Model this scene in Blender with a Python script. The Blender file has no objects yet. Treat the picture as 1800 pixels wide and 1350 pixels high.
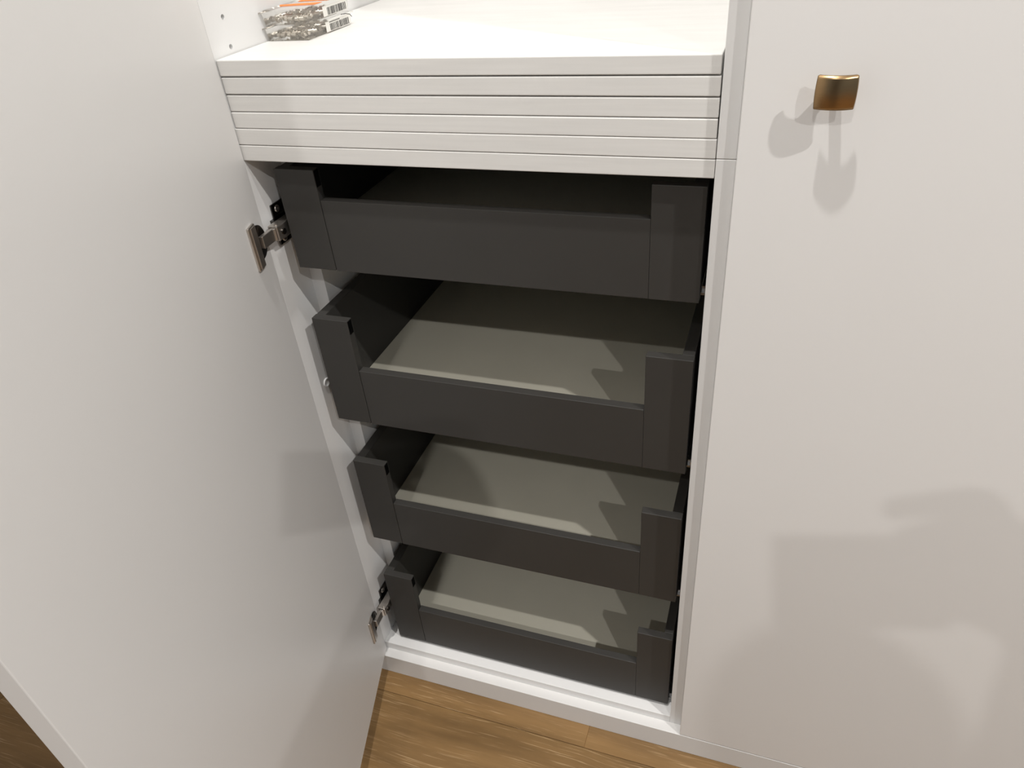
import bpy, bmesh, math, random
from mathutils import Vector, Matrix
random.seed(7)
scene = bpy.context.scene
C = scene.collection

# ------------------------------------------------------------------ camera
CAM = (0.51682, -0.60689, 1.08317)
cam_d = bpy.data.cameras.new('camera')
cam = bpy.data.objects.new('camera', cam_d)
C.objects.link(cam)
cam.location = CAM
cam.rotation_mode = 'XYZ'
cam.rotation_euler = (0.95537, 0.07898, 0.32938)
cam_d.sensor_fit = 'HORIZONTAL'
cam_d.sensor_width = 36.0
cam_d.lens = 1283.25 / 1800.0 * 36.0
cam_d.clip_start = 0.01
cam_d.clip_end = 50
scene.camera = cam
scene.cycles.transparent_max_bounces = 24

# ------------------------------------------------------------------ world, exposure
world = bpy.data.worlds.new('world')
scene.world = world
world.use_nodes = True
bg = world.node_tree.nodes['Background']
bg.inputs['Color'].default_value = (0.76, 0.88, 1.0, 1)
bg.inputs['Strength'].default_value = 0.25
scene.view_settings.view_transform = 'Standard'
scene.view_settings.look = 'None'
scene.view_settings.exposure = -0.1
scene.view_settings.gamma = 1.0
scene.view_settings.use_curve_mapping = False

CEIL = 2.7
# downlights: x, y, power, label  (the lamp itself is built with its fitting below)
LIGHTS = [
    (0.285, -0.437, 26.0, 'round recessed ceiling downlight right above the open cabinet'),
    (1.893, -0.86, 42.0, 'round recessed ceiling downlight above the closed right door'),
    (0.37, -2.15, 16.5, 'round recessed ceiling downlight behind the camera'),
    (1.95, -2.13, 33.0, 'round recessed ceiling downlight in the far right of the room'),
]

# ------------------------------------------------------------------ helpers
def link(name, me, mat=None, parent=None):
    o = bpy.data.objects.new(name, me)
    C.objects.link(o)
    if mat is not None and me is not None:
        me.materials.clear()
        me.materials.append(mat)
    if parent is not None:
        o.parent = parent
    return o

def finish(bm, name, smooth=False):
    bmesh.ops.recalc_face_normals(bm, faces=bm.faces)
    me = bpy.data.meshes.new(name)
    bm.to_mesh(me)
    bm.free()
    if smooth:
        for p in me.polygons:
            p.use_smooth = True
    return me

def badd(bm, a, b, M=None):
    """axis aligned box from corner a to corner b, optionally transformed"""
    vs = [bm.verts.new((x, y, z)) for x in (a[0], b[0]) for y in (a[1], b[1]) for z in (a[2], b[2])]
    if M is not None:
        for v in vs:
            v.co = M @ v.co
    fs = [(0, 1, 3, 2), (4, 6, 7, 5), (0, 4, 5, 1), (2, 3, 7, 6), (0, 2, 6, 4), (1, 5, 7, 3)]
    for f in fs:
        bm.faces.new([vs[i] for i in f])
    return vs

def bev(bm, w, seg=2):
    if w > 0:
        bmesh.ops.bevel(bm, geom=list(bm.edges), offset=w, segments=seg, affect='EDGES', profile=0.5, clamp_overlap=True)

def box(name, a, b, mat, parent=None, bevel=0.0006, seg=2, M=None):
    bm = bmesh.new()
    badd(bm, a, b)
    bmesh.ops.recalc_face_normals(bm, faces=bm.faces)
    bev(bm, bevel, seg)
    if M is not None:
        bmesh.ops.transform(bm, matrix=M, verts=bm.verts)
    return link(name, finish(bm, name), mat, parent)

def cyl(bm, p0, p1, r, n=24, r2=None, cap=True):
    p0, p1 = Vector(p0), Vector(p1)
    d = (p1 - p0)
    q = d.to_track_quat('Z', 'Y').to_matrix()
    r2 = r if r2 is None else r2
    A, B = [], []
    for i in range(n):
        t = 2 * math.pi * i / n
        A.append(bm.verts.new(p0 + q @ Vector((r * math.cos(t), r * math.sin(t), 0))))
        B.append(bm.verts.new(p1 + q @ Vector((r2 * math.cos(t), r2 * math.sin(t), 0))))
    for i in range(n):
        j = (i + 1) % n
        bm.faces.new((A[i], A[j], B[j], B[i]))
    if cap:
        bm.faces.new(A[::-1])
        bm.faces.new(B)

def lathe(bm, prof, n=32, M=None):
    rings = []
    for r, z in prof:
        ring = []
        for i in range(n):
            t = 2 * math.pi * i / n
            v = Vector((r * math.cos(t), r * math.sin(t), z))
            ring.append(bm.verts.new(M @ v if M else v))
        rings.append(ring)
    for a, b in zip(rings[:-1], rings[1:]):
        for i in range(n):
            j = (i + 1) % n
            bm.faces.new((a[i], a[j], b[j], b[i]))
    bm.faces.new(rings[0][::-1])
    bm.faces.new(rings[-1])

def prism(bm, pts, z0, z1, M=None):
    """polygon pts (x,y) extruded in z"""
    A = [bm.verts.new((p[0], p[1], z0)) for p in pts]
    B = [bm.verts.new((p[0], p[1], z1)) for p in pts]
    if M is not None:
        for v in A + B:
            v.co = M @ v.co
    n = len(pts)
    for i in range(n):
        j = (i + 1) % n
        bm.faces.new((A[i], A[j], B[j], B[i]))
    bm.faces.new(A[::-1])
    bm.faces.new(B)

def thing(name, label, cat, loc=(0, 0, 0), group=None, rotz=0.0):
    o = bpy.data.objects.new(name, None)
    o.empty_display_size = 0.05
    C.objects.link(o)
    o.location = loc
    o.rotation_euler = (0, 0, rotz)
    tag(o, label, cat, group)
    return o

def tag(o, label, cat, group=None):
    o['label'] = label
    o['category'] = cat
    if group:
        o['group'] = group
    return o

def structure(o, label=None):
    o['kind'] = 'structure'
    if label:
        o['label'] = label
    return o

# ------------------------------------------------------------------ materials
def mat(name):
    m = bpy.data.materials.new(name)
    m.use_nodes = True
    return m, m.node_tree.nodes, m.node_tree.links, m.node_tree.nodes['Principled BSDF']

def col(c):
    return (c[0], c[1], c[2], 1.0)

def N(nodes, t, **kw):
    n = nodes.new(t)
    for k, v in kw.items():
        setattr(n, k, v)
    return n

def painted(name, base, rough=0.45, var=0.03, scale=9.0, bump=0.02, bscale=420.0, spec=0.4, stretch=None, coat=0.0):
    """painted / laminated surface: faint tone drift plus fine relief"""
    m, n, l, b = mat(name)
    tc = N(n, 'ShaderNodeTexCoord')
    mp = N(n, 'ShaderNodeMapping')
    if stretch:
        mp.inputs['Scale'].default_value = stretch
    l.new(tc.outputs['Object'], mp.inputs['Vector'])
    nz = N(n, 'ShaderNodeTexNoise')
    nz.inputs['Scale'].default_value = scale
    nz.inputs['Detail'].default_value = 4
    l.new(mp.outputs[0], nz.inputs['Vector'])
    mr = N(n, 'ShaderNodeMapRange')
    mr.inputs['From Min'].default_value = 0.3
    mr.inputs['From Max'].default_value = 0.7
    mr.inputs['To Min'].default_value = 1.0 - var
    mr.inputs['To Max'].default_value = 1.0
    l.new(nz.outputs['Fac'], mr.inputs['Value'])
    mx = N(n, 'ShaderNodeMix', data_type='RGBA', blend_type='MULTIPLY')
    mx.inputs['Factor'].default_value = 1.0
    mx.inputs['A'].default_value = col(base)
    l.new(mr.outputs[0], mx.inputs['B'])
    l.new(mx.outputs['Result'], b.inputs['Base Color'])
    b.inputs['Roughness'].default_value = rough
    b.inputs['Specular IOR Level'].default_value = spec
    b.inputs['Coat Weight'].default_value = coat
    n2 = N(n, 'ShaderNodeTexNoise')
    n2.inputs['Scale'].default_value = bscale
    n2.inputs['Detail'].default_value = 2
    l.new(mp.outputs[0], n2.inputs['Vector'])
    bp = N(n, 'ShaderNodeBump')
    bp.inputs['Strength'].default_value = bump
    bp.inputs['Distance'].default_value = 0.001
    l.new(n2.outputs['Fac'], bp.inputs['Height'])
    l.new(bp.outputs[0], b.inputs['Normal'])
    return m

def metal(name, base, rough, stretch=(1, 1, 1), nscale=300.0, bump=0.03, var=0.2):
    m, n, l, b = mat(name)
    b.inputs['Metallic'].default_value = 1.0
    tc = N(n, 'ShaderNodeTexCoord')
    mp = N(n, 'ShaderNodeMapping')
    mp.inputs['Scale'].default_value = stretch
    l.new(tc.outputs['Object'], mp.inputs['Vector'])
    nz = N(n, 'ShaderNodeTexNoise')
    nz.inputs['Scale'].default_value = nscale
    nz.inputs['Detail'].default_value = 3
    l.new(mp.outputs[0], nz.inputs['Vector'])
    mr = N(n, 'ShaderNodeMapRange')
    mr.inputs['To Min'].default_value = 1.0 - var
    mr.inputs['To Max'].default_value = 1.0 + var * 0.3
    l.new(nz.outputs['Fac'], mr.inputs['Value'])
    mx = N(n, 'ShaderNodeMix', data_type='RGBA', blend_type='MULTIPLY')
    mx.inputs['Factor'].default_value = 1.0
    mx.inputs['A'].default_value = col(base)
    l.new(mr.outputs[0], mx.inputs['B'])
    l.new(mx.outputs['Result'], b.inputs['Base Color'])
    b.inputs['Roughness'].default_value = rough
    bp = N(n, 'ShaderNodeBump')
    bp.inputs['Strength'].default_value = bump
    bp.inputs['Distance'].default_value = 0.0005
    l.new(nz.outputs['Fac'], bp.inputs['Height'])
    l.new(bp.outputs[0], b.inputs['Normal'])
    return m

M_door = painted('door_white_lacquer', (0.80, 0.79, 0.775), rough=0.38, var=0.025, scale=2.2, bump=0.015, bscale=160.0)
M_carc = painted('white_melamine', (0.80, 0.795, 0.785), rough=0.42, var=0.02, scale=6.0, bump=0.03, bscale=500.0)
M_edge = painted('white_shelf_board', (0.735, 0.725, 0.70), rough=0.45, var=0.07, scale=11.0, bump=0.05, bscale=300.0, stretch=(1.0, 6.0, 22.0))
M_plinth = painted('white_plinth', (0.735, 0.725, 0.71), rough=0.4, var=0.03, scale=5.0)
M_wall = painted('wall_paint', (0.78, 0.77, 0.75), rough=0.8, var=0.02, scale=3.0, bump=0.06, bscale=200.0)
M_ceil = painted('ceiling_paint', (0.85, 0.85, 0.84), rough=0.9, var=0.02, scale=3.0)
M_dark = painted('drawer_dark_grey_metal', (0.041, 0.039, 0.036), rough=0.50, var=0.06, scale=14.0, bump=0.02, bscale=900.0, spec=0.40)
M_base = painted('drawer_bottom_grey_board', (0.56, 0.54, 0.455), rough=0.5, var=0.04, scale=16.0, bump=0.04, bscale=700.0)
M_black = painted('black_plastic', (0.002, 0.002, 0.002), rough=0.9, var=0.1, spec=0.05)
M_white_pl = painted('white_plastic', (0.8, 0.8, 0.79), rough=0.35, var=0.02)
M_nickel = metal('nickel_plated_steel', (0.62, 0.575, 0.53), 0.36, nscale=120.0, bump=0.02)
M_steeld = metal('dark_nickel_steel', (0.10, 0.095, 0.09), 0.2, nscale=120.0, bump=0.02)
M_galv = metal('galvanised_steel', (0.33, 0.33, 0.33), 0.35, nscale=90.0, bump=0.05, var=0.35)
M_brass = metal('brushed_antique_brass', (0.45, 0.30, 0.155), 0.27, stretch=(1, 1, 40), nscale=90.0, bump=0.06, var=0.25)
M_orange = painted('orange_card', (0.85, 0.22, 0.04), rough=0.6, var=0.05)
M_paper = painted('white_paper_label', (0.82, 0.80, 0.75), rough=0.7, var=0.04)
M_ink = painted('black_ink', (0.02, 0.018, 0.016), rough=0.7, var=0.1)
M_pin = metal('zinc_pins', (0.72, 0.67, 0.60), 0.42, nscale=200.0)

def clear_plastic():
    m, n, l, b = mat('clear_plastic')
    n.remove(b)
    out = n['Material Output']
    tr = N(n, 'ShaderNodeBsdfTransparent')
    tr.inputs['Color'].default_value = (0.985, 0.982, 0.97, 1)
    gl = N(n, 'ShaderNodeBsdfGlossy')
    gl.inputs['Roughness'].default_value = 0.12
    gl.inputs['Color'].default_value = (1, 1, 1, 1)
    df = N(n, 'ShaderNodeBsdfDiffuse')
    df.inputs['Color'].default_value = (0.7, 0.69, 0.66, 1)
    fr = N(n, 'ShaderNodeFresnel')
    fr.inputs['IOR'].default_value = 1.32
    mx = N(n, 'ShaderNodeMixShader')
    l.new(fr.outputs[0], mx.inputs[0])
    l.new(tr.outputs[0], mx.inputs[1])
    l.new(gl.outputs[0], mx.inputs[2])
    m2 = N(n, 'ShaderNodeMixShader')
    nz = N(n, 'ShaderNodeTexNoise')
    nz.inputs['Scale'].default_value = 60.0
    mr = N(n, 'ShaderNodeMapRange')
    mr.inputs['To Min'].default_value = 0.04
    mr.inputs['To Max'].default_value = 0.13
    l.new(nz.outputs['Fac'], mr.inputs['Value'])
    l.new(mr.outputs[0], m2.inputs[0])
    l.new(mx.outputs[0], m2.inputs[1])
    l.new(df.outputs[0], m2.inputs[2])
    l.new(m2.outputs[0], out.inputs['Surface'])
    return m
M_clear = clear_plastic()

def wood():
    m, n, l, b = mat('limed_oak_floor')
    tc = N(n, 'ShaderNodeTexCoord')
    oi = N(n, 'ShaderNodeObjectInfo')
    off = N(n, 'ShaderNodeMath', operation='MULTIPLY')
    off.inputs[1].default_value = 37.0
    l.new(oi.outputs['Random'], off.inputs[0])
    ad = N(n, 'ShaderNodeVectorMath', operation='ADD')
    l.new(tc.outputs['Object'], ad.inputs[0])
    l.new(off.outputs[0], ad.inputs[1])
    # slow warp of the grain
    wn = N(n, 'ShaderNodeTexNoise')
    wn.inputs['Scale'].default_value = 5.0
    wn.inputs['Detail'].default_value = 2
    l.new(ad.outputs[0], wn.inputs['Vector'])
    ws = N(n, 'ShaderNodeVectorMath', operation='SCALE')
    ws.inputs['Scale'].default_value = 0.016
    l.new(wn.outputs['Color'], ws.inputs[0])
    a2 = N(n, 'ShaderNodeVectorMath', operation='ADD')
    l.new(ad.outputs[0], a2.inputs[0])
    l.new(ws.outputs[0], a2.inputs[1])
    # broad tone
    mp1 = N(n, 'ShaderNodeMapping')
    mp1.inputs['Scale'].default_value = (4.0, 34.0, 1.0)
    l.new(a2.outputs[0], mp1.inputs['Vector'])
    n1 = N(n, 'ShaderNodeTexNoise')
    n1.inputs['Scale'].default_value = 1.0
    n1.inputs['Detail'].default_value = 6
    l.new(mp1.outputs[0], n1.inputs['Vector'])
    r1 = N(n, 'ShaderNodeValToRGB')
    r1.color_ramp.elements[0].position = 0.3
    r1.color_ramp.elements[0].color = (0.150, 0.083, 0.028, 1)
    r1.color_ramp.elements[1].position = 0.72
    r1.color_ramp.elements[1].color = (0.295, 0.170, 0.064, 1)
    l.new(n1.outputs['Fac'], r1.inputs['Fac'])
    # light limed pores: thin short streaks along x
    mp2 = N(n, 'ShaderNodeMapping')
    mp2.inputs['Scale'].default_value = (15.0, 620.0, 1.0)
    l.new(a2.outputs[0], mp2.inputs['Vector'])
    n2 = N(n, 'ShaderNodeTexNoise')
    n2.inputs['Scale'].default_value = 1.0
    n2.inputs['Detail'].default_value = 3
    n2.inputs['Roughness'].default_value = 0.6
    l.new(mp2.outputs[0], n2.inputs['Vector'])
    r2 = N(n, 'ShaderNodeValToRGB')
    r2.color_ramp.elements[0].position = 0.58
    r2.color_ramp.elements[0].color = (0, 0, 0, 1)
    r2.color_ramp.elements[1].position = 0.69
    r2.color_ramp.elements[1].color = (1, 1, 1, 1)
    l.new(n2.outputs['Fac'], r2.inputs['Fac'])
    # the streaks come in bands
    mp3 = N(n, 'ShaderNodeMapping')
    mp3.inputs['Scale'].default_value = (3.0, 22.0, 1.0)
    l.new(ad.outputs[0], mp3.inputs['Vector'])
    n3 = N(n, 'ShaderNodeTexNoise')
    n3.inputs['Scale'].default_value = 1.0
    n3.inputs['Detail'].default_value = 2
    l.new(mp3.outputs[0], n3.inputs['Vector'])
    r3 = N(n, 'ShaderNodeMapRange')
    r3.inputs['From Min'].default_value = 0.38
    r3.inputs['From Max'].default_value = 0.62
    r3.inputs['To Min'].default_value = 0.12
    r3.inputs['To Max'].default_value = 0.72
    l.new(n3.outputs['Fac'], r3.inputs['Value'])
    ml = N(n, 'ShaderNodeMath', operation='MULTIPLY')
    l.new(r2.outputs[0], ml.inputs[0])
    l.new(r3.outputs[0], ml.inputs[1])
    mx = N(n, 'ShaderNodeMix', data_type='RGBA')
    l.new(ml.outputs[0], mx.inputs['Factor'])
    l.new(r1.outputs[0], mx.inputs['A'])
    mx.inputs['B'].default_value = (0.58, 0.41, 0.23, 1)
    # plank to plank tone
    tn = N(n, 'ShaderNodeMapRange')
    tn.inputs['To Min'].default_value = 0.88
    tn.inputs['To Max'].default_value = 1.12
    l.new(oi.outputs['Random'], tn.inputs['Value'])
    m4 = N(n, 'ShaderNodeMix', data_type='RGBA', blend_type='MULTIPLY')
    m4.inputs['Factor'].default_value = 1.0
    l.new(mx.outputs['Result'], m4.inputs['A'])
    l.new(tn.outputs[0], m4.inputs['B'])
    l.new(m4.outputs['Result'], b.inputs['Base Color'])
    b.inputs['Roughness'].default_value = 0.42
    bp = N(n, 'ShaderNodeBump')
    bp.inputs['Strength'].default_value = 0.12
    bp.inputs['Distance'].default_value = 0.0008
    l.new(n2.outputs['Fac'], bp.inputs['Height'])
    l.new(bp.outputs[0], b.inputs['Normal'])
    return m
M_wood = wood()

def lamp_glow():
    m, n, l, b = mat('lamp_diffuser')
    b.inputs['Base Color'].default_value = (0.9, 0.9, 0.88, 1)
    b.inputs['Emission Color'].default_value = (1.0, 0.9, 0.76, 1)
    b.inputs['Emission Strength'].default_value = 6.0
    return m
M_glow = lamp_glow()

# ------------------------------------------------------------------ measures (metres)
W = 0.468              # clear width between the side panels
T = 0.016              # board and door thickness
Z_BOT = 0.0566         # top of the lower cabinet's floor
Z_PL = 0.0424          # top of the plinth
Z_OPEN = 0.861         # underside of the lower cabinet's top
Z_JOINT = 0.8771       # where the upper cabinet stands on the lower one
DEPTH = 0.55
Z_TOP = 2.5

# ------------------------------------------------------------------ room
RX0, RX1, RY0, RY1 = -1.0, 3.0, -3.2, 0.62
fl = structure(box('floor', (RX0, RY0, -0.05), (RX1, RY1, -0.0125), M_wood, bevel=0))
structure(box('ceiling', (RX0, RY0, CEIL), (RX1, RY1, CEIL + 0.05), M_ceil, bevel=0))
structure(box('wall_left', (RX0 - 0.05, RY0, -0.05), (RX0, RY1, CEIL), M_wall, bevel=0))
structure(box('wall_back', (RX0, RY1, -0.05), (RX1, RY1 + 0.05, CEIL), M_wall, bevel=0))

# oak planks, real boards with chamfered joints; rows run along the cabinet front
plank_meshes = {}
def plank(x0, x1, y0, y1):
    k = (round(x1 - x0, 3), round(y1 - y0, 3))
    if k not in plank_meshes:
        bm = bmesh.new()
        badd(bm, (0.0003, 0.0003, -0.0125), (k[0] - 0.0003, k[1] - 0.0003, 0))
        bmesh.ops.recalc_face_normals(bm, faces=bm.faces)
        top = [e for e in bm.edges if all(abs(v.co.z) < 1e-6 for v in e.verts)]
        bmesh.ops.bevel(bm, geom=top, offset=0.0004, segments=1, affect='EDGES')
        me = finish(bm, 'plank')
        me.materials.append(M_wood)
        plank_meshes[k] = me
    o = bpy.data.objects.new('plank', plank_meshes[k])
    C.objects.link(o)
    o.location = (x0, y0, 0)
    o.parent = fl
PW = 0.19
starts = {0: 0.3505, 1: 0.10, 2: -0.55, 3: 0.62, 4: -0.2, 5: 0.4, 6: -0.4, 7: 0.2}
for r in range(-4, 8):
    y1 = -0.051 - PW * r + PW if True else 0
    y0 = y1 - PW
    s = {0: 0.3505, 1: -0.72}.get(r, random.uniform(-0.7, 0.7))
    xs = [s + 1.45 * k for k in range(-2, 4)]
    xs = [x for x in xs if RX0 < x < RX1]
    xs = [RX0] + xs + [RX1]
    if y1 > RY1 or y0 < RY0:
        continue
    for a, b_ in zip(xs[:-1], xs[1:]):
        if b_ - a > 0.05:
            plank(a, b_, y0, y1)

# ------------------------------------------------------------------ plinth
structure(box('baseboard_front', (-0.9, -T, 0.0), (RX1 - 0.6, 0.0, Z_PL), M_plinth, bevel=0.0006),
          'low white plinth board under the cabinet doors')

# ------------------------------------------------------------------ boolean holes
def drill(o, holes):
    """holes: (x, y, z, radius, depth) bored into an x-facing panel from +x"""
    bm = bmesh.new()
    for x, y, z, r, d in holes:
        cyl(bm, (x - d, y, z), (x + 0.002, y, z), r, 20)
    cut = link('drill_cut', finish(bm, 'drill_cut'))
    md = o.modifiers.new('holes', 'BOOLEAN')
    md.operation = 'DIFFERENCE'
    md.object = cut
    md.solver = 'EXACT'
    bpy.context.view_layer.update()
    dg = bpy.context.evaluated_depsgraph_get()
    me = bpy.data.meshes.new_from_object(o.evaluated_get(dg))
    o.modifiers.clear()
    o.data = me
    cm = cut.data
    bpy.data.objects.remove(cut)
    bpy.data.meshes.remove(cm)

# ------------------------------------------------------------------ lower cabinet (open, with drawers)
lc = thing('base_cabinet', 'white lower cabinet carcass standing open around the four dark drawers', 'cabinet')
side_l = box('side_panel', (-T, 0, Z_BOT - T), (0, DEPTH, Z_JOINT), M_carc, lc)
box('side_panel', (W, 0, Z_BOT - T), (W + T, DEPTH, Z_JOINT), M_carc, lc)
box('bottom_panel', (0, 0, Z_BOT - T), (W, DEPTH, Z_BOT), M_carc, lc)
box('top_panel', (0, 0.0, Z_OPEN), (W - 0.0004, DEPTH, Z_JOINT - 0.0003), M_edge, lc, bevel=0.0008)
box('back_panel', (-T, DEPTH, Z_BOT - T), (W + T, DEPTH + 0.006, Z_JOINT), M_carc, lc)
box('runner_spacer', (0.0, 0.0575, Z_BOT), (0.0172, 0.54, Z_OPEN), M_carc, lc, bevel=0.0004)

# round white cap on the side panel
bm = bmesh.new()
Mx = Matrix.Translation((0.0, 0.0323, 0.5607)) @ Matrix.Rotation(math.pi / 2, 4, 'Y')
lathe(bm, [(0.0062, 0), (0.0062, 0.0012), (0.0052, 0.0019), (0.0044, 0.0013), (0.001, 0.0013)], 28, Mx)
c_ = link('screw_cap', finish(bm, 'screw_cap', True), M_white_pl, lc)

# hinge mounting plates on the side panel
HINGES = (0.7815, 0.138)
def mount_plate(zc):
    bm = bmesh.new()
    # stepped plate: base wings above and below, raised spine along y
    badd(bm, (0.0, 0.0185, zc - 0.0225), (0.0024, 0.0500, zc + 0.0240))
    bev(bm, 0.0008)
    badd(bm, (0.0, 0.013, zc - 0.0075), (0.0052, 0.056, zc + 0.0085))
    p = link('hinge_plate', finish(bm, 'hinge_plate'), M_steeld, lc)
    for dz in (-0.0165, 0.0175):
        bm = bmesh.new()
        Mx = Matrix.Translation((0.0022, 0.027, zc + dz)) @ Matrix.Rotation(math.pi / 2, 4, 'Y')
        lathe(bm, [(0.0042, 0), (0.0042, 0.0006), (0.0030, 0.0016), (0.0016, 0.0016), (0.0010, 0.0005)], 20, Mx)
        link('screw', finish(bm, 'screw', True), M_nickel, p)
    # arm body clipped over the plate, with its adjusting screw and pivot pin
    bm = bmesh.new()
    pts = [(0.0056, -0.0005), (0.0175, -0.0005), (0.0185, 0.012), (0.0150, 0.040), (0.0120, 0.058), (0.0056, 0.058)]
    prism(bm, pts, zc - 0.0080, zc + 0.0085)
    bmesh.ops.recalc_face_normals(bm, faces=bm.faces)
    bev(bm, 0.0010)
    link('hinge_arm', finish(bm, 'hinge_arm'), M_nickel, p)
    bm = bmesh.new()
    cyl(bm, (0.0176, 0.0085, zc), (0.0195, 0.0085, zc), 0.0034, 20)
    link('screw', finish(bm, 'screw'), M_steeld, p)
    bm = bmesh.new()
    cyl(bm, (0.0135, 0.004, zc + 0.0080), (0.0135, 0.004, zc + 0.0097), 0.0021, 16)
    link('pivot_pin', finish(bm, 'pivot_pin'), M_nickel, p)
for z in HINGES:
    mount_plate(z)

# ------------------------------------------------------------------ upper cabinet
uc = thing('upper_cabinet', 'white upper cabinet carcass with shelf pin holes above the stack of boards', 'cabinet')
sp = box('side_panel', (-T, 0, Z_JOINT), (0, DEPTH, Z_TOP), M_carc, uc)
drill(sp, [(0, 0.0287, 0.9632 + 0.0262 * k, 0.0025, 0.012) for k in range(12)])
box('side_panel', (W, 0, Z_JOINT + 0.0003), (W + T, DEPTH, Z_TOP), M_carc, uc, bevel=0.0008)
box('bottom_panel', (0, 0.0, Z_JOINT + 0.0002), (W - 0.0006, DEPTH, 0.8932), M_edge, uc, bevel=0.0008)
box('top_panel', (0, 0, Z_TOP - T), (W, DEPTH, Z_TOP), M_carc, uc)
box('back_panel', (-T, DEPTH, Z_JOINT), (W + T, DEPTH + 0.006, Z_TOP), M_carc, uc)

# spare shelves stacked in the bottom of the upper cabinet
SH = [(0.8936, 0.9090, 0.0002, 0.0010, 'lowest of the four white spare shelves lying stacked above the drawers'),
      (0.9096, 0.9251, 0.0006, 0.0009, 'third white spare shelf from the top of the stack'),
      (0.9260, 0.9413, 0.0003, 0.0010, 'second white spare shelf from the top of the stack'),
      (0.9423, 0.9570, 0.0000, 0.0016, 'topmost white spare shelf, carrying the clear boxes')]
for z0, z1, dy, gap, lab in SH:
    o = box('spare_shelf', (0.0012, dy, z0), (W - gap, 0.53 + dy, z1), M_edge, None, bevel=0.0009)
    tag(o, lab, 'shelf', 'spare shelves stacked above the drawers')

# ------------------------------------------------------------------ neighbouring cabinet behind the closed door
nb = thing('neighbour_cabinet', 'white cabinet carcass hidden behind the closed right door', 'cabinet')
NX0, NX1 = W + T + 0.0004, W + T + 0.5
box('side_panel', (NX0, 0, Z_BOT - T), (NX0 + T, DEPTH, Z_TOP), M_carc, nb)
box('side_panel', (NX1 - T, 0, Z_BOT - T), (NX1, DEPTH, Z_TOP), M_carc, nb)
box('bottom_panel', (NX0 + T, 0, Z_BOT - T), (NX1 - T, DEPTH, Z_BOT), M_carc, nb)
box('top_panel', (NX0 + T, 0, Z_TOP - T), (NX1 - T, DEPTH, Z_TOP), M_carc, nb)
box('back_panel', (NX0, DEPTH, Z_BOT - T), (NX1, DEPTH + 0.006, Z_TOP), M_carc, nb)

# ------------------------------------------------------------------ closed door with brass knob
DX0, DX1 = W + 0.0168, W + 0.0168 + 0.497
Z_D0 = Z_PL + 0.0018
cd = thing('cabinet_door', 'closed flat white door with a brass knob, right of the drawers', 'door')
box('door_panel', (DX0, -T, Z_D0), (DX1, -0.0006, Z_TOP), M_door, cd, bevel=0.0008)
KX, KZ = 0.5479, 0.9375
bm = bmesh.new()
# head: plate bent round a vertical axis, slightly barrelled, bowed towards the room
R0, HALF, HH, TH = 0.02975, math.asin(0.014 / 0.02975), 0.0115, 0.0032
nu, nv = 28, 10
yc = -T - 0.0203 + R0
def headpt(a, v, r):
    rr = r - 0.0012 * v * v
    return (KX + rr * math.sin(a), yc - rr * math.cos(a), KZ + v * HH)
grid = []
for lay, r in ((0, R0), (1, R0 - TH)):
    g = [[bm.verts.new(headpt(-HALF + 2 * HALF * i / nu, -1 + 2 * j / nv, r)) for j in range(nv + 1)] for i in range(nu + 1)]
    grid.append(g)
for g in grid:
    for i in range(nu):
        for j in range(nv):
            bm.faces.new((g[i][j], g[i + 1][j], g[i + 1][j + 1], g[i][j + 1]))
a, b_ = grid
for i in range(nu):
    bm.faces.new((a[i][0], a[i + 1][0], b_[i + 1][0], b_[i][0]))
    bm.faces.new((a[i][nv], a[i + 1][nv], b_[i + 1][nv], b_[i][nv]))
for j in range(nv):
    bm.faces.new((a[0][j], a[0][j + 1], b_[0][j + 1], b_[0][j]))
    bm.faces.new((a[nu][j], a[nu][j + 1], b_[nu][j + 1], b_[nu][j]))
bmesh.ops.recalc_face_normals(bm, faces=bm.faces)
sharp = [e for e in bm.edges if len(e.link_faces) == 2 and e.calc_face_angle() > 0.9]
bmesh.ops.bevel(bm, geom=sharp, offset=0.0004, segments=2, affect='EDGES')
head = link('knob', finish(bm, 'knob', True), M_brass, cd)
head['label'] = 'brushed brass knob head, a curved plate'
bm = bmesh.new()
cyl(bm, (KX, -T, KZ), (KX, -T - 0.0183, KZ), 0.0041, 24)
link('knob_stem', finish(bm, 'knob_stem', True), M_brass, head)

# ------------------------------------------------------------------ open door with hinges
ANG = math.atan2(-0.961, 0.276)
od = thing('cabinet_door', 'white door swung open at the left of the drawers, inner face showing', 'door',
           loc=(0.002, -0.002, 0.0), rotz=ANG)
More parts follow.
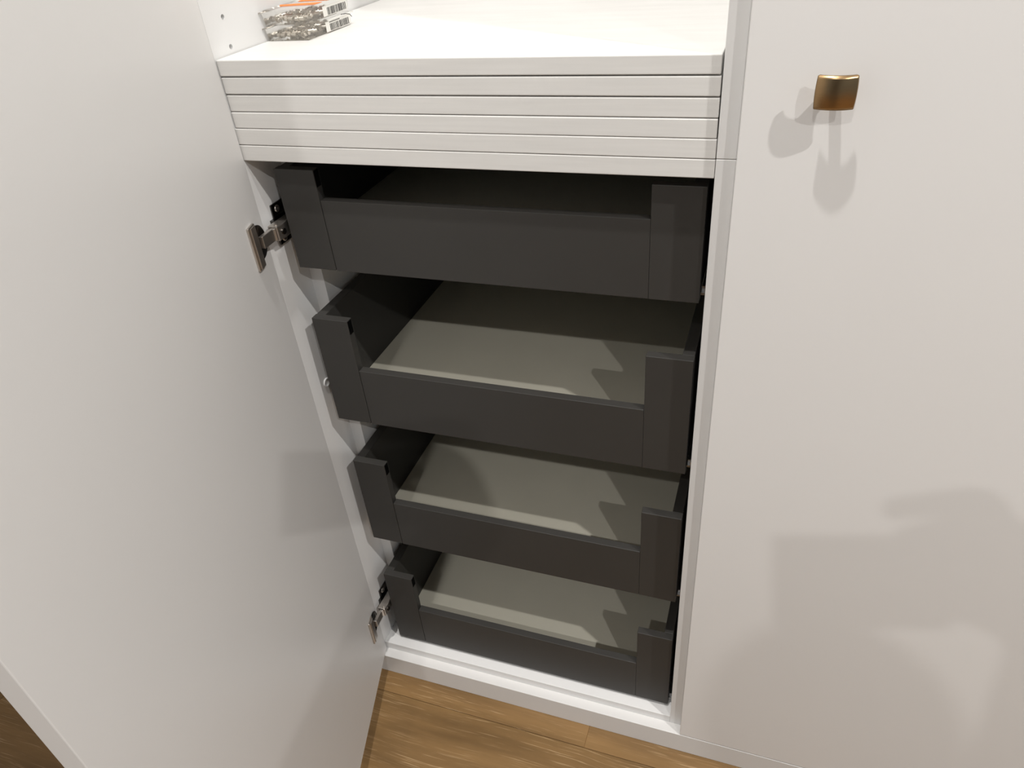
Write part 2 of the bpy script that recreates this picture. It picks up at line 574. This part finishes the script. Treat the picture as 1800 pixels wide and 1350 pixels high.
# local x runs along the door from its hinge edge, local y towards the drawers
box('door_panel', (0.0, -T, Z_D0), (0.494, 0.0, Z_TOP), M_door, od, bevel=0.0008)
def to_local(p):
    c, s = math.cos(-ANG), math.sin(-ANG)
    x, y = p[0] - 0.002, p[1] + 0.002
    return (c * x - s * y, s * x + c * y)
def hinge(zc):
    bm = bmesh.new()
    # screw-on wing of the cup: long narrow plate with rounded ends
    badd(bm, (0.0265, 0.0, zc - 0.0240), (0.0430, 0.0032, zc + 0.0240))
    bmesh.ops.recalc_face_normals(bm, faces=bm.faces)
    bev(bm, 0.0010)
    badd(bm, (0.0290, 0.0030, zc - 0.0225), (0.0400, 0.0044, zc + 0.0225))
    h = link('hinge', finish(bm, 'hinge'), M_nickel, od)
    h['label'] = 'nickel concealed hinge screwed to the inner face'
    # cup flange and dark cup
    bm = bmesh.new()
    Mx = Matrix.Translation((0.0225, 0.0, zc)) @ Matrix.Rotation(-math.pi / 2, 4, 'X')
    lathe(bm, [(0.0186, 0), (0.0186, 0.0012), (0.0178, 0.0018), (0.0166, 0.0014), (0.0160, 0.0003)], 36, Mx)
    link('hinge_cup', finish(bm, 'hinge_cup', True), M_steeld, h)
    # short bent link from the cup to the arm
    bm = bmesh.new()
    pts = [(0.0100, -0.0245), (0.0150, -0.0235), (0.0142, -0.004), (0.0160, -0.0008), (0.0100, -0.0008), (0.0092, -0.012)]
    prism(bm, [to_local(p) for p in pts], zc - 0.0065, zc + 0.0070)
    bmesh.ops.recalc_face_normals(bm, faces=bm.faces)
    bev(bm, 0.0007)
    link('hinge_link', finish(bm, 'hinge_link'), M_nickel, h)
for z in HINGES:
    hinge(z)

# ------------------------------------------------------------------ drawers
X0, X1 = 0.0221, 0.4619
DR = [(0.7351, 0.8485, 0.0141, 'top dark grey drawer directly under the white boards, deep in shade'),
      (0.5220, 0.6720, 0.0100, 'second dark grey drawer from the top, its grey bottom widest in view'),
      (0.2953, 0.4460, 0.0150, 'third dark grey drawer from the top, above the lowest one'),
      (0.0626, 0.2155, 0.0143, 'lowest dark grey drawer just above the cabinet floor')]
WL, TF, RAIL, SW = 0.0472, 0.0105, 0.0812, 0.0124
def slotted_upright(name, x0, x1, z0, z1, inner, d, DY):
    """front upright; its inner flank carries a black open slot at the top"""
    bm = bmesh.new()
    badd(bm, (x0, DY, z0), (x1, DY + TF, z1))
    bmesh.ops.recalc_face_normals(bm, faces=bm.faces)
    bev(bm, 0.0005)
    up = link(name, finish(bm, name), M_dark, d)
    xi = x1 if inner > 0 else x0
    bm = bmesh.new()
    badd(bm, (xi - 0.002 * inner, DY + 0.0012, z1 - 0.0185), (xi + 0.00015 * inner, DY + TF - 0.0012, z1 - 0.0012))
    link('end_slot', finish(bm, 'end_slot'), M_black, up)
    return up
for z0, z1, DY, lab in DR:
    d = thing('drawer', lab, 'drawer', group='inner drawers in the open cabinet')
    slotted_upright('front_upright', X0, X0 + WL, z0 + 0.0006, z1, 1, d, DY)
    slotted_upright('front_upright', X1 - WL - 0.0004, X1, z0, z1, -1, d, DY)
    box('front_rail', (X0 + WL + 0.0007, DY + 0.0001, z0), (X1 - WL - 0.0006, DY + TF, z0 + RAIL), M_dark, d, bevel=0.0005)
    # slim metal sides, their tops a little below the upright
    for xa, xb in ((X0 + 0.0004, X0 + SW), (X1 - SW, X1 - 0.0004)):
        box('drawer_side', (xa, DY + TF + 0.0004, z0 + 0.006), (xb, DY + 0.475, z1 - 0.0004), M_dark, d, bevel=0.0006)
    box('bottom_board', (X0 + SW, DY + TF + 0.0003, z0 + 0.0165), (X1 - SW, DY + 0.472, z0 + 0.0325), M_base, d, bevel=0.0004)
    box('back_board', (X0 + SW, DY + 0.459, z0 + 0.0325), (X1 - SW, DY + 0.472, z1 - 0.004), M_dark, d, bevel=0.0004)
    for s, xa in ((-1, X0 + 0.001), (1, X1 - 0.013)):
        r = box('runner', (xa, DY + 0.018, z0 + 0.0005), (xa + 0.012, DY + 0.46, z0 + 0.0055), M_galv, d, bevel=0.0004)
    # fixed rail bracket showing in the gap at the right
    bm = bmesh.new()
    badd(bm, (X1 + 0.0004, DY + 0.006, z0 + 0.006), (X1 + 0.0055, DY + 0.44, z0 + 0.0085))
    badd(bm, (X1 + 0.0040, DY + 0.006, z0 + 0.006), (X1 + 0.0055, DY + 0.44, z0 + 0.014))
    badd(bm, (X1 + 0.0010, DY + 0.010, z0 + 0.0085), (X1 + 0.0042, DY + 0.018, z0 + 0.0135))
    link('runner_rail', finish(bm, 'runner_rail'), M_galv, d)

# ------------------------------------------------------------------ two clear boxes of pins on the top shelf
BX0, BX1, BY0, BY1 = 0.0035, 0.0535, 0.0835, 0.1720
def clear_box(z, lab, upper):
    t = thing('clear_box', lab, 'box', (0, 0, 0))
    w = 0.0008
    zt = z + 0.0112
    # tapered tub with thin walls
    bm = bmesh.new()
    def ring(x0, x1, y0, y1, zz):
        return [bm.verts.new(p) for p in ((x0, y0, zz), (x1, y0, zz), (x1, y1, zz), (x0, y1, zz))]
    fl_ = 0.0013
    r0 = ring(BX0 + fl_, BX1 - fl_, BY0 + fl_, BY1 - fl_, z + 0.0003)
    r1 = ring(BX0, BX1, BY0, BY1, zt)
    for i in range(4):
        j = (i + 1) % 4
        bm.faces.new((r0[i], r0[j], r1[j], r1[i]))
    bm.faces.new(r0)
    link('tub', finish(bm, 'tub'), M_clear, t)
    # lid with a proud rim
    bm = bmesh.new()
    o_ = 0.0022
    q0 = ring(BX0 - o_, BX1 + o_, BY0 - o_, BY1 + o_, zt)
    q1 = ring(BX0 - o_, BX1 + o_, BY0 - o_, BY1 + o_, zt + 0.0013)
    q2 = ring(BX0 + 0.001, BX1 - 0.001, BY0 + 0.001, BY1 - 0.001, zt + 0.0014)
    q3 = ring(BX0 + 0.0014, BX1 - 0.0014, BY0 + 0.0014, BY1 - 0.0014, zt + 0.0029)
    for p, q in ((q0, q1), (q1, q2), (q2, q3)):
        for i in range(4):
            j = (i + 1) % 4
            bm.faces.new((p[i], p[j], q[j], q[i]))
    bm.faces.new(q3)
    lid = link('lid', finish(bm, 'lid'), M_clear, t)
    # paper label with a bar code wrapped on the right flank
    y0, y1 = BY0 + 0.034, BY1 - 0.006
    bm = bmesh.new()
    badd(bm, (BX1 + 0.0003, y0, z + 0.0012), (BX1 + 0.0006, y1, zt - 0.0004))
    lb = link('paper_label', finish(bm, 'paper_label'), M_paper, t)
    lb['label'] = 'white bar code sticker'
    bm = bmesh.new()
    yy = y0 + 0.008
    rnd = random.Random(3 if upper else 5)
    while yy < y1 - 0.002:
        bw = rnd.choice((0.0005, 0.0008, 0.0012))
        badd(bm, (BX1 + 0.00055, yy, z + 0.0018), (BX1 + 0.00075, yy + bw, zt - (0.0024 if upper else 0.0030)))
        yy += bw + rnd.choice((0.0006, 0.0008, 0.0012))
    if not upper:
        for k in range(9):
            ya = y0 + 0.008 + k * 0.0024
            badd(bm, (BX1 + 0.00055, ya, zt - 0.0020), (BX1 + 0.00075, ya + 0.0015, zt - 0.0010))
    link('bar_code', finish(bm, 'bar_code'), M_ink, lb)
    if upper:
        bm = bmesh.new()
        prism(bm, [(0.012, BY0 + 0.022), (0.006, BY0 + 0.031), (0.0515, BY0 + 0.040), (0.0515, BY0 + 0.026)], zt + 0.0031, zt + 0.0034)
        prism(bm, [(0.016, BY0 + 0.050), (0.012, BY0 + 0.074), (0.0515, BY0 + 0.084), (0.0515, BY0 + 0.052)], zt + 0.0031, zt + 0.0034)
        o = link('orange_label', finish(bm, 'orange_label'), M_orange, t)
        o['label'] = 'orange printed card on the lid'
    return t, zt
b1, zt1 = clear_box(0.9571, 'lower clear plastic box of metal pins standing on the top shelf', False)
b2, zt2 = clear_box(0.9571 + 0.0146, 'upper clear plastic box with an orange card on its lid', True)
# loose plastic strip sticking out at the right of the boxes
bm = bmesh.new()
prev = None
pts = [Vector((0.0545, 0.150, 0.9700)), Vector((0.0585, 0.1535, 0.9702)), Vector((0.0625, 0.1550, 0.9692)), Vector((0.0655, 0.1530, 0.9672))]
for p, q in zip(pts[:-1], pts[1:]):
    cyl(bm, p, q, 0.00035, 8)
o = link('tear_strip', finish(bm, 'tear_strip', True), M_steeld, b1)

def pin_mesh():
    bm = bmesh.new()
    Mx = Matrix.Rotation(math.pi / 2, 4, 'Y')
    lathe(bm, [(0.0016, -0.0048), (0.0019, -0.0044), (0.0019, 0.0005), (0.0030, 0.0005), (0.0030, 0.0014), (0.0018, 0.0014), (0.0018, 0.0044), (0.0014, 0.0048)], 12, Mx)
    me = finish(bm, 'shelf_pin', False)
    me.materials.append(M_pin)
    return me
pm = pin_mesh()
rnd = random.Random(11)
for z, lab, grp in ((0.9571, 'small zinc shelf pin lying loose in the lower clear box', 'pins in the lower clear box'),
                    (0.9571 + 0.0146, 'small zinc shelf pin lying loose in the upper clear box', 'pins in the upper clear box')):
    spots = []
    for i in range(3):
        for j in range(8):
            spots.append((BX0 + 0.012 + i * 0.0125, BY0 + 0.0085 + j * 0.0098))
    for (x, y) in spots:
        o = bpy.data.objects.new('shelf_pin', pm)
        C.objects.link(o)
        o.location = (x + rnd.uniform(-0.001, 0.001), y + rnd.uniform(-0.0008, 0.0008), z + 0.0042)
        o.rotation_euler = (0, 0, rnd.choice((0, 1)) * math.pi + rnd.uniform(-0.55, 0.55))
        tag(o, lab, 'pin', grp)

# ------------------------------------------------------------------ ceiling downlights with their lamps
for x, y, pw, lab in LIGHTS:
    t = thing('downlight', lab, 'light', (x, y, CEIL))
    bm = bmesh.new()
    n = 36
    prof = [(0.030, -0.002), (0.046, -0.004), (0.048, -0.001), (0.048, 0.0)]
    rings = [[bm.verts.new((r * math.cos(2 * math.pi * i / n), r * math.sin(2 * math.pi * i / n), z)) for i in range(n)] for r, z in prof]
    for a, b_ in zip(rings[:-1], rings[1:]):
        for i in range(n):
            bm.faces.new((a[i], a[(i + 1) % n], b_[(i + 1) % n], b_[i]))
    link('trim_ring', finish(bm, 'trim_ring', True), M_white_pl, t)
    bm = bmesh.new()
    lathe(bm, [(0.030, -0.0022), (0.030, -0.0005)], 36)
    link('diffuser', finish(bm, 'diffuser'), M_glow, t)
    ld = bpy.data.lights.new('downlight_lamp', 'AREA')
    ld.shape = 'DISK'
    ld.size = 0.05
    ld.energy = pw
    ld.color = (1.0, 0.975, 0.945)
    lo = bpy.data.objects.new('downlight_lamp', ld)
    C.objects.link(lo)
    lo.parent = t
    lo.location = (0, 0, -0.006)

# ------------------------------------------------------------------ the photographer and phone (out of frame; their shadow falls on the right door)
M_skin = painted('skin', (0.46, 0.27, 0.19), rough=0.5, var=0.08)
M_cloth = painted('dark_cloth', (0.05, 0.05, 0.055), rough=0.85, var=0.15, bump=0.1)
M_hair = painted('hair', (0.03, 0.02, 0.015), rough=0.6, var=0.2)
M_glass = painted('phone_glass', (0.02, 0.02, 0.022), rough=0.1, var=0.02, bump=0.0)
Rc = cam.rotation_euler.to_matrix()
CR, CU, CF = Rc @ Vector((1, 0, 0)), Rc @ Vector((0, 1, 0)), Rc @ Vector((0, 0, -1))
def ph(a, b_, f):
    return Vector(CAM) + CR * a + CU * b_ + CF * f
MP = Matrix.Translation(Vector(CAM)) @ Rc.to_4x4()
phone = thing('phone', 'dark phone held up at the camera position, pointing at the drawers', 'phone')
box('phone_body', (-0.012, -0.063, 0.0050), (0.125, 0.010, 0.0130), M_glass, phone, bevel=0.003, seg=3, M=MP)
for (a, b_) in ((0.0, 0.0), (0.0, -0.019)):
    bm = bmesh.new()
    cyl(bm, ph(a, b_, -0.0052), ph(a, b_, -0.0022), 0.0075, 24)
    link('lens_ring', finish(bm, 'lens_ring'), M_steeld, phone)

def skin_mesh(name, pts, edges, root, material, levels=2):
    me = bpy.data.meshes.new(name)
    me.from_pydata([p[0] for p in pts], edges, [])
    o = bpy.data.objects.new(name, me)
    C.objects.link(o)
    o.modifiers.new('skin', 'SKIN')
    for i, p in enumerate(pts):
        v = me.skin_vertices[0].data[i]
        r = p[1]
        v.radius = r if isinstance(r, tuple) else (r, r)
        v.use_root = (i == root)
    sd = o.modifiers.new('smooth', 'SUBSURF')
    sd.levels = levels
    sd.render_levels = levels
    bpy.context.view_layer.update()
    me2 = bpy.data.meshes.new_from_object(o.evaluated_get(bpy.context.evaluated_depsgraph_get()))
    o.modifiers.clear()
    o.data = me2
    for p in me2.polygons:
        p.use_smooth = True
    me2.materials.clear()
    me2.materials.append(material)
    return o
P, Ed = [], []
def V(p, r, frm=None):
    P.append((tuple(p), r))
    if frm is not None:
        Ed.append((frm, len(P) - 1))
    return len(P) - 1
pel = V((0.56, -1.42, 0.88), 0.135)
sp1 = V((0.56, -1.33, 1.00), 0.125, pel)
che = V((0.555, -1.20, 1.11), 0.135, sp1)
nk0 = V((0.545, -1.10, 1.17), 0.065, che)
nk1 = V((0.54, -1.05, 1.215), 0.05, nk0)
hd0 = V((0.535, -1.005, 1.265), 0.072, nk1)
hd1 = V((0.53, -1.00, 1.315), 0.080, hd0)
hd2 = V((0.53, -1.01, 1.365), 0.050, hd1)
for sx in (-1, 1):
    hip = V((0.56 + sx * 0.09, -1.42, 0.80), 0.088, pel)
    kn = V((0.56 + sx * 0.10, -1.36, 0.46), 0.058, hip)
    an = V((0.56 + sx * 0.10, -1.45, 0.085), 0.042, kn)
    V((0.56 + sx * 0.11, -1.30, 0.045), 0.040, an)
sl = V((0.385, -1.14, 1.115), 0.062, che)
el = V((0.31, -1.12, 0.86), 0.044, sl)
wl_ = V((0.37, -0.99, 0.68), 0.030, el)
pl_ = V((0.39, -0.95, 0.62), (0.038, 0.018), wl_)
for k, (dx, ln) in enumerate(((-0.03, 0.07), (-0.010, 0.08), (0.010, 0.085), (0.030, 0.075))):
    a = V((0.39 + dx, -0.93, 0.575), 0.009, pl_)
    V((0.39 + dx, -0.935, 0.575 - ln * 0.6), 0.008, a)
a = V((0.435, -0.955, 0.62), 0.010, pl_)
V((0.445, -0.94, 0.585), 0.009, a)
sr = V((0.725, -1.14, 1.115), 0.062, che)
er = V((0.70, -0.91, 1.02), 0.050, sr)
wr_ = V(ph(0.188, -0.040, -0.045), 0.036, er)
pr_ = V(ph(0.152, -0.016, -0.014), (0.042, 0.022), wr_)
for b0, b1_, a1 in ((0.032, 0.024, 0.074), (0.018, 0.002, 0.085), (-0.006, -0.020, 0.088), (-0.030, -0.042, 0.092)):
    a = V(ph(0.144, b0, 0.006), 0.010, pr_)
    V(ph(a1, b1_, 0.008), 0.0085, a)
a = V(ph(0.138, -0.048, -0.026), 0.011, pr_)
V(ph(0.096, -0.030, -0.025), 0.010, a)
person = skin_mesh('person', P, Ed, pel, M_cloth)
tag(person, 'person bending forward behind the camera, holding up a phone in one hand', 'person')
bm = bmesh.new()
bmesh.ops.create_uvsphere(bm, u_segments=24, v_segments=14, radius=0.093,
                          matrix=Matrix.Translation((0.53, -1.02, 1.325)) @ Matrix.Diagonal((0.92, 1.08, 0.86, 1)))
hair = link('hair', finish(bm, 'hair', True), M_hair, person)
